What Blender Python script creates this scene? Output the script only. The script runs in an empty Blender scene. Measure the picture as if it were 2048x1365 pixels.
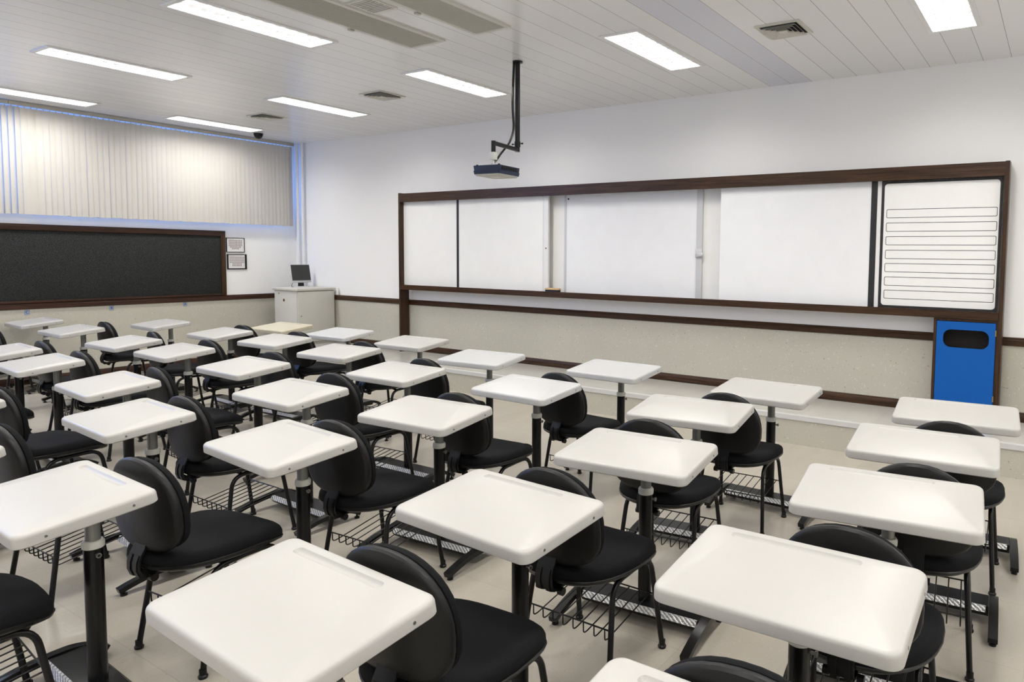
import bpy, bmesh, math, random
from mathutils import Vector, Matrix
random.seed(7)
SC = bpy.context.scene
COL = SC.collection
PI = math.pi

# ------------------------------------------------------------------ dimensions
HC = 3.318          # ceiling height
RW, RD = 12.65, 9.3  # room width (x) and depth (-y)
PZ, PW = 0.252, 0.881  # teaching platform height and depth

# ------------------------------------------------------------------ materials
def new_mat(name):
    m = bpy.data.materials.new(name); m.use_nodes = True
    nt = m.node_tree; b = nt.nodes['Principled BSDF']
    return m, nt, b

def srgb(r, g, b):
    f = lambda c: (c / 255 / 12.92) if c / 255 <= .04045 else ((c / 255 + .055) / 1.055) ** 2.4
    return (f(r), f(g), f(b), 1)

def plain(name, c, rough=.5, metal=0, spec=.5, bump=0, bscale=200, coat=0):
    m, nt, b = new_mat(name)
    b.inputs['Base Color'].default_value = c
    b.inputs['Roughness'].default_value = rough
    b.inputs['Metallic'].default_value = metal
    b.inputs['Specular IOR Level'].default_value = spec
    b.inputs['Coat Weight'].default_value = coat
    tc = nt.nodes.new('ShaderNodeTexCoord')
    n = nt.nodes.new('ShaderNodeTexNoise'); n.inputs['Scale'].default_value = bscale; n.inputs['Detail'].default_value = 3
    nt.links.new(tc.outputs['Object'], n.inputs['Vector'])
    if bump:
        bp = nt.nodes.new('ShaderNodeBump'); bp.inputs['Strength'].default_value = bump; bp.inputs['Distance'].default_value = .002
        nt.links.new(n.outputs['Fac'], bp.inputs['Height']); nt.links.new(bp.outputs['Normal'], b.inputs['Normal'])
    else:
        # very slight tone variation
        mx = nt.nodes.new('ShaderNodeMixRGB'); mx.blend_type = 'MIX'
        mx.inputs['Color1'].default_value = c
        mx.inputs['Color2'].default_value = (c[0] * .94, c[1] * .94, c[2] * .94, 1)
        n.inputs['Scale'].default_value = 6
        nt.links.new(n.outputs['Fac'], mx.inputs['Fac']); nt.links.new(mx.outputs['Color'], b.inputs['Base Color'])
    return m

def ramp(nt, src, stops):
    r = nt.nodes.new('ShaderNodeValToRGB'); cr = r.color_ramp
    cr.elements[0].position, cr.elements[0].color = stops[0]
    cr.elements[1].position, cr.elements[1].color = stops[-1]
    for p, c in stops[1:-1]:
        e = cr.elements.new(p); e.color = c
    nt.links.new(src, r.inputs['Fac']); return r

def speckle(name, base, dark, light, scale=120, rough=.35, amount=.36, tile=None, seam=None, spec=.5, cloud=0.05):
    m, nt, b = new_mat(name)
    tc = nt.nodes.new('ShaderNodeTexCoord')
    n1 = nt.nodes.new('ShaderNodeTexNoise'); n1.inputs['Scale'].default_value = scale; n1.inputs['Detail'].default_value = 2
    n2 = nt.nodes.new('ShaderNodeTexNoise'); n2.inputs['Scale'].default_value = 1.6; n2.inputs['Detail'].default_value = 5
    nt.links.new(tc.outputs['Object'], n1.inputs['Vector'])
    mp = nt.nodes.new('ShaderNodeMapping'); mp.inputs['Scale'].default_value = (3.0, .55, 1) if tile else (1, 1, 1)
    nt.links.new(tc.outputs['Object'], mp.inputs['Vector']); nt.links.new(mp.outputs['Vector'], n2.inputs['Vector'])
    r = ramp(nt, n1.outputs['Fac'], [(0, dark), (amount - .04, dark), (amount, base), (.66, base), (.70, light), (1, light)])
    c2 = ramp(nt, n2.outputs['Fac'], [(.25, (1 - cloud * 2, 1 - cloud * 2, 1 - cloud * 2, 1)), (.75, (1, 1, 1, 1))])
    mx = nt.nodes.new('ShaderNodeMixRGB'); mx.blend_type = 'MULTIPLY'; mx.inputs['Fac'].default_value = 1
    nt.links.new(r.outputs['Color'], mx.inputs['Color1']); nt.links.new(c2.outputs['Color'], mx.inputs['Color2'])
    out = mx.outputs['Color']
    if tile:
        br = nt.nodes.new('ShaderNodeTexBrick'); br.offset = 0
        br.inputs['Scale'].default_value = 1
        br.inputs['Brick Width'].default_value = tile; br.inputs['Row Height'].default_value = tile
        br.inputs['Mortar Size'].default_value = .0018; br.inputs['Mortar Smooth'].default_value = .1
        br.inputs['Color1'].default_value = (1, 1, 1, 1); br.inputs['Color2'].default_value = (.95, .95, .95, 1)
        br.inputs['Mortar'].default_value = seam or (.8, .8, .8, 1)
        nt.links.new(tc.outputs['Object'], br.inputs['Vector'])
        m2 = nt.nodes.new('ShaderNodeMixRGB'); m2.blend_type = 'MULTIPLY'; m2.inputs['Fac'].default_value = 1
        nt.links.new(out, m2.inputs['Color1']); nt.links.new(br.outputs['Color'], m2.inputs['Color2'])
        out = m2.outputs['Color']
    nt.links.new(out, b.inputs['Base Color'])
    b.inputs['Roughness'].default_value = rough; b.inputs['Specular IOR Level'].default_value = spec
    return m

def wood(name, dark, light, axis='X', rough=.35):
    m, nt, b = new_mat(name)
    tc = nt.nodes.new('ShaderNodeTexCoord'); mp = nt.nodes.new('ShaderNodeMapping')
    s = {'X': (1.2, 30, 30), 'Y': (30, 1.2, 30), 'Z': (30, 30, 1.2)}[axis]
    mp.inputs['Scale'].default_value = s
    nt.links.new(tc.outputs['Object'], mp.inputs['Vector'])
    n = nt.nodes.new('ShaderNodeTexNoise'); n.inputs['Scale'].default_value = 2.5; n.inputs['Detail'].default_value = 6; n.inputs['Distortion'].default_value = .6
    nt.links.new(mp.outputs['Vector'], n.inputs['Vector'])
    r = ramp(nt, n.outputs['Fac'], [(.3, dark), (.72, light)])
    nt.links.new(r.outputs['Color'], b.inputs['Base Color'])
    b.inputs['Roughness'].default_value = rough
    bp = nt.nodes.new('ShaderNodeBump'); bp.inputs['Strength'].default_value = .08
    nt.links.new(n.outputs['Fac'], bp.inputs['Height']); nt.links.new(bp.outputs['Normal'], b.inputs['Normal'])
    b.inputs['Specular IOR Level'].default_value = .28
    return m

def ceiling_mat():
    m, nt, b = new_mat('ceiling_planks')
    tc = nt.nodes.new('ShaderNodeTexCoord'); sp = nt.nodes.new('ShaderNodeSeparateXYZ')
    nt.links.new(tc.outputs['Object'], sp.inputs['Vector'])
    def math_(op, a, bb=None):
        n = nt.nodes.new('ShaderNodeMath'); n.operation = op
        for i, v in enumerate((a, bb)):
            if v is None: continue
            if isinstance(v, (int, float)): n.inputs[i].default_value = v
            else: nt.links.new(v, n.inputs[i])
        return n.outputs[0]
    u = math_('DIVIDE', math_('SUBTRACT', sp.outputs['X'], 6.202 - 40 * .2105), .2105)
    fr = math_('FRACT', u); fl = math_('FLOOR', u)
    d = math_('ABSOLUTE', math_('SUBTRACT', fr, .5))     # .5 at the joint
    joint = math_('GREATER_THAN', d, .488)
    wn = nt.nodes.new('ShaderNodeTexWhiteNoise'); wn.noise_dimensions = '1D'; nt.links.new(fl, wn.inputs['W'])
    tone = ramp(nt, wn.outputs['Value'], [(0, (.77, .77, .77, 1)), (1, (.81, .81, .805, 1))])
    blue = math_('MULTIPLY', math_('GREATER_THAN', fl, 47.5), math_('LESS_THAN', fl, 49.5))
    mb = nt.nodes.new('ShaderNodeMixRGB'); nt.links.new(blue, mb.inputs['Fac'])
    nt.links.new(tone.outputs['Color'], mb.inputs['Color1']); mb.inputs['Color2'].default_value = (.66, .67, .75, 1)
    mj = nt.nodes.new('ShaderNodeMixRGB'); nt.links.new(joint, mj.inputs['Fac'])
    nt.links.new(mb.outputs['Color'], mj.inputs['Color1']); mj.inputs['Color2'].default_value = (.36, .36, .36, 1)
    nt.links.new(mj.outputs['Color'], b.inputs['Base Color'])
    b.inputs['Roughness'].default_value = .22; b.inputs['Specular IOR Level'].default_value = .55
    # gentle waviness of the sheet metal planks
    n = nt.nodes.new('ShaderNodeTexNoise'); n.inputs['Scale'].default_value = 1.1; n.inputs['Detail'].default_value = 2
    nt.links.new(tc.outputs['Object'], n.inputs['Vector'])
    h = math_('ADD', math_('MULTIPLY', n.outputs['Fac'], .6), math_('MULTIPLY', joint, -.25))
    bp = nt.nodes.new('ShaderNodeBump'); bp.inputs['Strength'].default_value = .12; bp.inputs['Distance'].default_value = .02
    nt.links.new(h, bp.inputs['Height']); nt.links.new(bp.outputs['Normal'], b.inputs['Normal'])
    return m

def checker_plate():
    m, nt, b = new_mat('checker_plate')
    tc = nt.nodes.new('ShaderNodeTexCoord')
    w = nt.nodes.new('ShaderNodeTexWave'); w.inputs['Scale'].default_value = 26; w.bands_direction = 'DIAGONAL'; w.inputs['Distortion'].default_value = 3
    w.inputs['Detail Scale'].default_value = 6
    nt.links.new(tc.outputs['Object'], w.inputs['Vector'])
    r = ramp(nt, w.outputs['Fac'], [(.3, (.42, .42, .43, 1)), (.7, (.9, .9, .9, 1))])
    nt.links.new(r.outputs['Color'], b.inputs['Base Color'])
    b.inputs['Metallic'].default_value = .75; b.inputs['Roughness'].default_value = .28
    bp = nt.nodes.new('ShaderNodeBump'); bp.inputs['Strength'].default_value = .8; bp.inputs['Distance'].default_value = .003
    nt.links.new(w.outputs['Fac'], bp.inputs['Height']); nt.links.new(bp.outputs['Normal'], b.inputs['Normal'])
    return m

def emit(name, c, s):
    m, nt, b = new_mat(name)
    b.inputs['Base Color'].default_value = (0.8, .8, .8, 1)
    b.inputs['Emission Color'].default_value = c; b.inputs['Emission Strength'].default_value = s
    return m

M = {}
M['wall'] = plain('white_wall_paint', (.86, .86, .855, 1), .6, bump=.05, bscale=300)
M['ceiling'] = ceiling_mat()
M['floor'] = speckle('vinyl_floor', (.43, .395, .335, 1), (.36, .325, .27, 1), (.48, .45, .39, 1), 90, .24, .33, .61, (.86, .86, .86, 1), .5, .06)
M['platform'] = speckle('platform_vinyl', (.53, .515, .475, 1), (.47, .455, .41, 1), (.57, .56, .52, 1), 90, .2, .33, .61, (.88, .88, .88, 1))
M['nosing'] = plain('white_nosing', (.58, .58, .575, 1), .4)
M['dado'] = speckle('speckled_laminate', (.49, .472, .405, 1), (.27, .255, .215, 1), (.60, .59, .53, 1), 55, .32, .30, None, None, .5, .03)
M['wood_x'] = wood('dark_wood_long', (.019, .009, .0045, 1), (.068, .033, .015, 1), 'X')
M['wood_y'] = wood('dark_wood_side', (.020, .0085, .0055, 1), (.060, .026, .016, 1), 'Y')
M['wood_z'] = wood('dark_wood_upright', (.019, .009, .0045, 1), (.068, .033, .015, 1), 'Z')
M['board'] = plain('whiteboard_enamel', (.87, .87, .855, 1), .42)
M['board_cool'] = plain('projection_board', (.86, .87, .89, 1), .45)
M['alu'] = plain('brushed_aluminium', (.60, .61, .62, 1), .5, .2)
M['black_strip'] = plain('black_strip', (.014, .014, .016, 1), .4)
M['ink'] = plain('black_ink', (.012, .012, .02, 1), .4)
M['blue'] = plain('blue_laminate', (.0, .092, .385, 1), .42, spec=.3)
M['dark_in'] = plain('dark_interior', (.012, .008, .006, 1), .7)
M['brass'] = plain('brass', (.5, .36, .16, 1), .35, 1)
M['felt'] = speckle('charcoal_felt', (.034, .036, .035, 1), (.012, .013, .013, 1), (.085, .088, .086, 1), 130, .95, .44, None, None, .1)
M['paper'] = plain('white_paper', (.74, .74, .74, 1), .7)
M['portrait'] = plain('printed_portraits', (.22, .16, .15, 1), .7)
M['black'] = plain('black_plastic', (.006, .006, .0066, 1), .36, spec=.3)
M['shell'] = plain('black_shell_plastic', (.0055, .0055, .0055, 1), .40, spec=.28, bump=.08, bscale=700)
M['fabric'] = plain('black_seat_fabric', (.0052, .0055, .0065, 1), .85, spec=.15, bump=.5, bscale=900)
M['steel_black'] = plain('black_enamelled_steel', (.0055, .0055, .0058, 1), .28, spec=.3)
M['grey_tube'] = plain('grey_steel_tube', (.23, .235, .22, 1), .38, .35)
M['collar'] = plain('white_plastic_collar', (.62, .62, .57, 1), .4)
M['top_white'] = plain('white_moulded_top', (.415, .405, .384, 1), .38)
M['top_cool'] = plain('bright_white_moulded_top', (.455, .456, .455, 1), .36)
M['top_cream'] = plain('cream_moulded_top', (.47, .43, .325, 1), .32)
M['screw'] = plain('screw_steel', (.25, .25, .24, 1), .4, .9)
M['plate'] = checker_plate()
M['laminate'] = plain('pale_grey_laminate', (.57, .56, .51, 1), .42)
M['vane'] = plain('beige_blind_fabric', (.53, .51, .475, 1), .85, spec=.2, bump=.2, bscale=500)
M['rail_metal'] = plain('greige_metal', (.42, .40, .35, 1), .45)
M['white_metal'] = plain('white_metal', (.78, .78, .78, 1), .35)
M['grille'] = plain('grey_green_grille', (.45, .45, .40, 1), .45)
M['vent'] = plain('pale_vent_metal', (.62, .61, .56, 1), .45)
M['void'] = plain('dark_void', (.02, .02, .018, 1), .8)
M['screen'] = plain('dark_screen', (.022, .023, .021, 1), .45)
M['silver'] = plain('silver_plastic', (.52, .53, .55, 1), .4)
M['navy'] = plain('navy_plastic', (.013, .020, .045, 1), .4, spec=.3)
M['pale_plastic'] = plain('pale_plastic', (.52, .52, .48, 1), .5)
M['tag'] = plain('tag_blue_grey', (.32, .40, .52, 1), .5)
M['tag_ink'] = plain('tag_navy_ink', (.01, .02, .20, 1), .5)
M['eraser_wood'] = plain('eraser_wood', (.62, .44, .24, 1), .55)
M['sky_blue'] = plain('window_frame_paint', (.62, .63, .65, 1), .4)
def glass():
    m = bpy.data.materials.new('window_glass'); m.use_nodes = True; nt = m.node_tree
    nt.nodes.remove(nt.nodes['Principled BSDF'])
    t = nt.nodes.new('ShaderNodeBsdfTransparent'); g = nt.nodes.new('ShaderNodeBsdfGlossy'); g.inputs['Roughness'].default_value = .03
    mx = nt.nodes.new('ShaderNodeMixShader'); mx.inputs['Fac'].default_value = .07
    nt.links.new(t.outputs[0], mx.inputs[1]); nt.links.new(g.outputs[0], mx.inputs[2])
    nt.links.new(mx.outputs[0], nt.nodes['Material Output'].inputs['Surface'])
    return m
M['glass'] = glass()

# ------------------------------------------------------------------ mesh helpers
def BM(): return bmesh.new()

def box(bm, x0, x1, y0, y1, z0, z1, bev=0, mi=0):
    n0 = set(bm.verts)
    vs = [bm.verts.new(p) for p in ((x0, y0, z0), (x1, y0, z0), (x1, y1, z0), (x0, y1, z0), (x0, y0, z1), (x1, y0, z1), (x1, y1, z1), (x0, y1, z1))]
    fs = []
    for q in ((0, 3, 2, 1), (4, 5, 6, 7), (0, 1, 5, 4), (1, 2, 6, 5), (2, 3, 7, 6), (3, 0, 4, 7)):
        f = bm.faces.new([vs[i] for i in q]); f.material_index = mi; fs.append(f)
    if bev:
        es = list({e for f in fs for e in f.edges})
        bmesh.ops.bevel(bm, geom=es, offset=bev, segments=2, affect='EDGES', profile=.5)

def cyl(bm, p0, p1, r, n=16, r2=None, cap=True):
    tube(bm, [p0, p1], r, n, cap, r2)

def tube(bm, pts, r, n=10, cap=True, r2=None):
    pts = [Vector(p) for p in pts]
    k = len(pts)
    t0 = (pts[1] - pts[0]).normalized()
    up = Vector((0, 0, 1)) if abs(t0.z) < .9 else Vector((0, 1, 0))
    u = t0.cross(up).normalized(); prev = t0
    rings = []
    for i, p in enumerate(pts):
        if i == 0: t = t0
        elif i == k - 1: t = (pts[-1] - pts[-2]).normalized()
        else: t = ((pts[i + 1] - p).normalized() + (p - pts[i - 1]).normalized()).normalized()
        ax = prev.cross(t)
        if ax.length > 1e-7:
            u = Matrix.Rotation(prev.angle(t), 3, ax.normalized()) @ u
        u = (u - t * u.dot(t)).normalized(); v = t.cross(u); prev = t
        rr = r if r2 is None else r + (r2 - r) * i / (k - 1)
        rings.append([bm.verts.new(p + (u * math.cos(a) + v * math.sin(a)) * rr) for a in [2 * PI * j / n for j in range(n)]])
    for a, b in zip(rings, rings[1:]):
        for j in range(n):
            bm.faces.new((a[j], a[(j + 1) % n], b[(j + 1) % n], b[j]))
    if cap:
        bm.faces.new(list(reversed(rings[0]))); bm.faces.new(rings[-1])

def fillet(pts, rad, seg=6):
    pts = [Vector(p) for p in pts]; out = [pts[0]]
    for a, b, c in zip(pts, pts[1:], pts[2:]):
        d1 = (a - b); d2 = (c - b); r = min(rad, d1.length * .48, d2.length * .48)
        p1 = b + d1.normalized() * r; p2 = b + d2.normalized() * r
        for i in range(seg + 1):
            t = i / seg
            out.append(p1 * (1 - t) ** 2 + b * 2 * t * (1 - t) + p2 * t * t)
    out.append(pts[-1]); return out

def ribbon(bm, path, x0, x1, th):
    """flat bar swept along a path of (y, z) points, from x0 to x1"""
    P = [Vector((0, a, b)) for a, b in path]; rows = []
    for i, p in enumerate(P):
        t = (P[min(i + 1, len(P) - 1)] - P[max(i - 1, 0)]).normalized()
        nrm = Vector((0, -t.z, t.y)) * th / 2
        rows.append([bm.verts.new((x, (p + s * nrm).y, (p + s * nrm).z)) for x, s in ((x0, 1), (x1, 1), (x1, -1), (x0, -1))])
    for a, b in zip(rows, rows[1:]):
        for j in range(4):
            bm.faces.new((a[j], a[(j + 1) % 4], b[(j + 1) % 4], b[j]))
    bm.faces.new(rows[0]); bm.faces.new(list(reversed(rows[-1])))

def rrect(x0, x1, y0, y1, r, seg=5):
    out = []
    for cx, cy, a0 in ((x1 - r, y1 - r, 0), (x0 + r, y1 - r, PI / 2), (x0 + r, y0 + r, PI), (x1 - r, y0 + r, 1.5 * PI)):
        for i in range(seg + 1):
            a = a0 + PI / 2 * i / seg
            out.append((cx + r * math.cos(a), cy + r * math.sin(a)))
    return out

def loft(bm, rings, cap0=True, cap1=True):
    R = [[bm.verts.new(p) for p in ring] for ring in rings]
    n = len(R[0])
    for a, b in zip(R, R[1:]):
        for j in range(n):
            bm.faces.new((a[j], a[(j + 1) % n], b[(j + 1) % n], b[j]))
    if cap0: bm.faces.new(list(reversed(R[0])))
    if cap1: bm.faces.new(R[-1])
    return R

def plate_with_hole(bm, outer, inner, f0, f1):
    """flat plate between two 2D outlines; f0/f1 map a 2D point to front/back 3D point"""
    def ring(pts, f): return [bm.verts.new(f(*p)) for p in pts]
    def edges(vs): return [bm.edges.new((vs[i], vs[(i + 1) % len(vs)])) for i in range(len(vs))]
    a, b = ring(outer, f0), ring(inner, f0); c, d = ring(outer, f1), ring(inner, f1)
    bmesh.ops.triangle_fill(bm, use_beauty=True, edges=edges(a) + edges(b))
    bmesh.ops.triangle_fill(bm, use_beauty=True, edges=edges(c) + edges(d))
    for p, q in ((a, c), (b, d)):
        for i in range(len(p)):
            bm.faces.new((p[i], p[(i + 1) % len(p)], q[(i + 1) % len(p)], q[i]))

def obj(name, bm, mat, parent=None, smooth=True, loc=None):
    bmesh.ops.recalc_face_normals(bm, faces=bm.faces)
    me = bpy.data.meshes.new(name); bm.to_mesh(me); bm.free()
    for mm in (mat if isinstance(mat, (list, tuple)) else [mat]): me.materials.append(mm)
    if smooth:
        me.shade_smooth(); me.set_sharp_from_angle(angle=math.radians(38))
    o = bpy.data.objects.new(name, me); COL.objects.link(o)
    if parent: o.parent = parent
    if loc: o.location = loc
    return o

def part(name, mat, parent, *boxes, bev=0, label=None):
    bm = BM()
    for b in boxes: box(bm, *b, bev=bev)
    o = obj(name, bm, mat, parent)
    if label: o['label'] = label
    return o

def thing(name, label, cat, loc=(0, 0, 0), rotz=0, group=None):
    o = bpy.data.objects.new(name, None); COL.objects.link(o)
    o.empty_display_size = .1
    o.location = loc; o.rotation_euler = (0, 0, rotz)
    tag(o, label, cat, group); return o

def tag(o, label, cat, group=None):
    o['label'] = label; o['category'] = cat
    if group: o['group'] = group
    return o

def struct(name, bm, mat, label=None, parent=None, smooth=True):
    o = obj(name, bm, mat, parent, smooth)
    if parent is None:
        o['kind'] = 'structure'
        if label: o['label'] = label
    return o

def dup(root, loc, rotz, label, group=None):
    r = root.copy(); COL.objects.link(r); r.location = loc; r.rotation_euler = (0, 0, rotz)
    r['label'] = label
    if group: r['group'] = group
    for ch in list(root.children):
        c = ch.copy(); COL.objects.link(c); c.parent = r
        for g in list(ch.children):
            d = g.copy(); COL.objects.link(d); d.parent = c
    return r

# ------------------------------------------------------------------ camera
def make_camera():
    C = Vector((10.42402, -6.76542, 1.62097)); yaw, pit, rol = .55631, .06637, .01231
    f, cx, cy = 1400.305, 1250.075, 605.194
    fw = Vector((-math.sin(yaw) * math.cos(pit), math.cos(yaw) * math.cos(pit), -math.sin(pit)))
    r = Vector((math.cos(yaw), math.sin(yaw), 0)); u = r.cross(fw)
    c, s = math.cos(rol), math.sin(rol)
    r2 = c * r + s * u; u2 = -s * r + c * u
    cam = bpy.data.cameras.new('camera'); o = bpy.data.objects.new('camera', cam); COL.objects.link(o)
    m = Matrix.Identity(4)
    for i in range(3):
        m[i][0], m[i][1], m[i][2], m[i][3] = r2[i], u2[i], -fw[i], C[i]
    o.matrix_world = m
    cam.sensor_fit = 'HORIZONTAL'; cam.sensor_width = 36; cam.lens = f * 36 / 2048
    cam.shift_x = (1024 - cx) / 2048; cam.shift_y = (cy - 682.5) / 2048
    cam.clip_start = .05; cam.clip_end = 100
    SC.camera = o
make_camera()

# ------------------------------------------------------------------ the room
LIGHT_X = (.74, 2.97, 5.22, 7.48, 9.68, 11.9)
LIGHT_Y = (-1.60, -3.68, -5.76, -7.84)
FIX = [(x, y) for y in LIGHT_Y for x in LIGHT_X]
FIX = [((.68, -3.55) if (x == .74 and y == -3.68) else (x, y)) for x, y in FIX]
FW, FL = .30, 1.10      # opening of a light fitting

bm = BM(); box(bm, -.2, RW + .2, -RD - .2, .2, -.2, 0); struct('floor', bm, M['floor'], 'beige speckled vinyl tile floor', smooth=False)

# ceiling with real openings for the recessed fittings
bm = BM()
holes = [(x - FW / 2, x + FW / 2, y - FL / 2, y + FL / 2) for x, y in FIX]
xs = sorted({-.2, RW + .2} | {h[0] for h in holes} | {h[1] for h in holes})
ys = sorted({-RD - .2, .2} | {h[2] for h in holes} | {h[3] for h in holes})
vc = {}
def cv(x, y):
    k = (round(x, 4), round(y, 4))
    if k not in vc: vc[k] = bm.verts.new((x, y, HC))
    return vc[k]
for x0, x1 in zip(xs, xs[1:]):
    for y0, y1 in zip(ys, ys[1:]):
        mx, my = (x0 + x1) / 2, (y0 + y1) / 2
        if any(h[0] < mx < h[1] and h[2] < my < h[3] for h in holes): continue
        bm.faces.new((cv(x0, y0), cv(x0, y1), cv(x1, y1), cv(x1, y0)))
ext = bmesh.ops.extrude_face_region(bm, geom=list(bm.faces))
bmesh.ops.translate(bm, verts=[v for v in ext['geom'] if isinstance(v, bmesh.types.BMVert)], vec=(0, 0, .18))
struct('ceiling', bm, M['ceiling'], 'glossy pale metal plank ceiling', smooth=False)

bm = BM(); box(bm, -.2, RW + .2, 0, .2, 0, HC); struct('wall_front', bm, M['wall'], 'white front wall behind the whiteboards', smooth=False)
bm = BM(); box(bm, RW, RW + .2, -RD - .2, 0, 0, HC); struct('wall_right', bm, M['wall'], 'white right wall', smooth=False)
bm = BM(); box(bm, 0, RW, -RD - .2, -RD, 0, HC); struct('wall_back', bm, M['wall'], 'white back wall', smooth=False)
WY0, WY1, WZ0, WZ1 = -8.6, -.13, 2.06, 3.24
bm = BM()
box(bm, -.2, 0, -RD - .2, 0, 0, WZ0); box(bm, -.2, 0, -RD - .2, 0, WZ1, HC)
box(bm, -.2, 0, WY1, 0, WZ0, WZ1); box(bm, -.2, 0, -RD - .2, WY0, WZ0, WZ1)
struct('wall_left', bm, M['wall'], 'white left wall with high window band', smooth=False)
# window band
bm = BM()
n = 7
for i in range(n + 1):
    y = WY0 + (WY1 - WY0) * i / n
    box(bm, -.12, -.06, max(WY0, y - .025), min(WY1, y + .025), WZ0, WZ1)
for z0, z1 in ((WZ0, WZ0 + .05), (WZ1 - .05, WZ1)): box(bm, -.125, -.055, WY0, WY1, z0, z1)
win = struct('window_1', bm, M['sky_blue'], 'long high window band behind the vertical blind', smooth=False)
bm = BM(); box(bm, -.093, -.087, WY0, WY1, WZ0 + .05, WZ1 - .05); obj('window_pane', bm, M['glass'], win, smooth=False)

# wainscot, rails and skirting
bm = BM(); box(bm, .012, RW, -.012, 0, PZ, .905); struct('trim_1', bm, M['dado'], 'speckled beige wainscot panel under the whiteboards', smooth=False)
bm = BM(); box(bm, 0, .012, -RD, 0, 0, .905); struct('trim_2', bm, M['dado'], 'speckled beige wainscot panel under the pinboard', smooth=False)
def moulding(horizontal, a0, a1, z0, z1, d):
    b = BM()
    prof = [(0, z0), (d * .8, z0), (d, z0 + .006), (d, z1 - .022), (d * .82, z1 - .016), (d * .82, z1 - .006), (d * .6, z1), (0, z1)]
    if horizontal: rings = [[(a, -p, z) for p, z in prof] for a in (a0, a1)]
    else: rings = [[(p, a, z) for p, z in prof] for a in (a0, a1)]
    loft(b, rings); return b
struct('trim_3', moulding(True, 0, RW, .898, .970, .028), M['wood_x'], 'dark wood chair rail on the front wall')
struct('trim_4', moulding(False, -RD, 0, .900, .973, .028), M['wood_y'], 'dark wood chair rail on the left wall')
struct('baseboard_front', moulding(True, 0, RW, PZ, .338, .022), M['wood_x'], 'dark wood skirting above the platform')
struct('baseboard_left', moulding(False, -RD, -PW, 0, .092, .022), M['wood_y'], 'dark wood skirting along the left wall')
# teaching platform
bm = BM(); box(bm, 0, RW, -PW + .004, 0, 0, PZ - .001)
plat = struct('trim_5', bm, M['dado'], 'low teaching platform along the front wall with speckled riser', smooth=False)
bm = BM(); box(bm, 0, RW, -PW + .05, 0, PZ - .002, PZ); obj('platform_top', bm, M['platform'], plat, smooth=False)
bm = BM(); box(bm, 0, RW, -PW - .006, -PW + .052, PZ - .002, PZ + .004)
box(bm, 0, RW, -PW - .006, -PW + .004, PZ - .036, PZ - .002); obj('platform_nosing', bm, M['nosing'], plat, smooth=False)

# ------------------------------------------------------------------ recessed light fittings
def fitting(loc, label):
    t = thing('ceiling_light', label, 'ceiling light', loc, 0, 'recessed fluorescent ceiling lights')
    w, l = FW / 2, FL / 2
    b = BM()   # trough, open below
    loft(b, [[(-w + .002, -l + .002, .002), (w - .002, -l + .002, .002), (w - .002, l - .002, .002), (-w + .002, l - .002, .002)],
             [(-w + .02, -l + .02, .09), (w - .02, -l + .02, .09), (w - .02, l - .02, .09), (-w + .02, l - .02, .09)]], cap0=False)
    obj('reflector', b, M['white_metal'], t, smooth=False)
    b = BM()   # trim frame standing just below the ceiling
    o = .028
    box(b, -w - o, -w + .004, -l - o, l + o, -.010, -.0005); box(b, w - .004, w + o, -l - o, l + o, -.010, -.0005)
    box(b, -w + .004, w - .004, -l - o, -l + .004, -.010, -.0005); box(b, -w + .004, w - .004, l - .004, l + o, -.010, -.0005)
    obj('trim_frame', b, M['white_metal'], t, smooth=False)
    b = BM()   # cross blades and the centre rib of the louvre
    for i in range(1, 12):
        y = -l + FL * i / 12
        for sx in (-1, 1):
            x0, x1 = sx * .006, sx * (w - .012); xm = (x0 + x1) / 2
            T, B_ = .0022, .0008      # wide at the top, thin at the lower edge
            zb = lambda x: .020 - .018 * (1 - abs(x - xm) / abs(x1 - xm))
            R = []
            for k in range(5):
                x = x0 + (x1 - x0) * k / 4
                R.append([(x, y - T, .027), (x, y - B_, zb(x)), (x, y + B_, zb(x)), (x, y + T, .027)])
            loft(b, R)
    box(b, -.0012, .0012, -l + .01, l - .01, .006, .027)
    obj('louvre', b, M['louvre'], t, smooth=False)
    return t

M['louvre'] = plain('satin_louvre', (.13, .13, .135, 1), .6, spec=.2)
COLN = {.74: 'beside the blind', .68: 'beside the blind', 2.97: 'second along from the blind', 5.22: 'third along from the blind', 7.48: 'fourth along from the blind',
        9.68: 'fifth along from the blind', 11.9: 'nearest the right wall'}
ROWN = {-1.60: 'row next to the whiteboard wall', -3.68: 'second row from the whiteboard wall', -3.55: 'second row from the whiteboard wall',
        -5.76: 'third row from the whiteboard wall', -7.84: 'row next to the back wall'}
first = None
for x, y in FIX:
    lab = 'recessed fluorescent ceiling light %s, %s' % (COLN[x], ROWN[y])
    if first is None: first = fitting((x, y, HC), lab)
    else: dup(first, (x, y, HC), 0, lab)
    L = bpy.data.lights.new('fluorescent_lamp', 'AREA'); L.shape = 'RECTANGLE'; L.size = FW - .022; L.size_y = FL - .03
    L.energy = 29; L.color = (1.0, .972, .925); L.spread = math.radians(178)
    lo = bpy.data.objects.new('fluorescent_lamp', L); COL.objects.link(lo); lo.location = (x, y, HC + .030)

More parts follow.
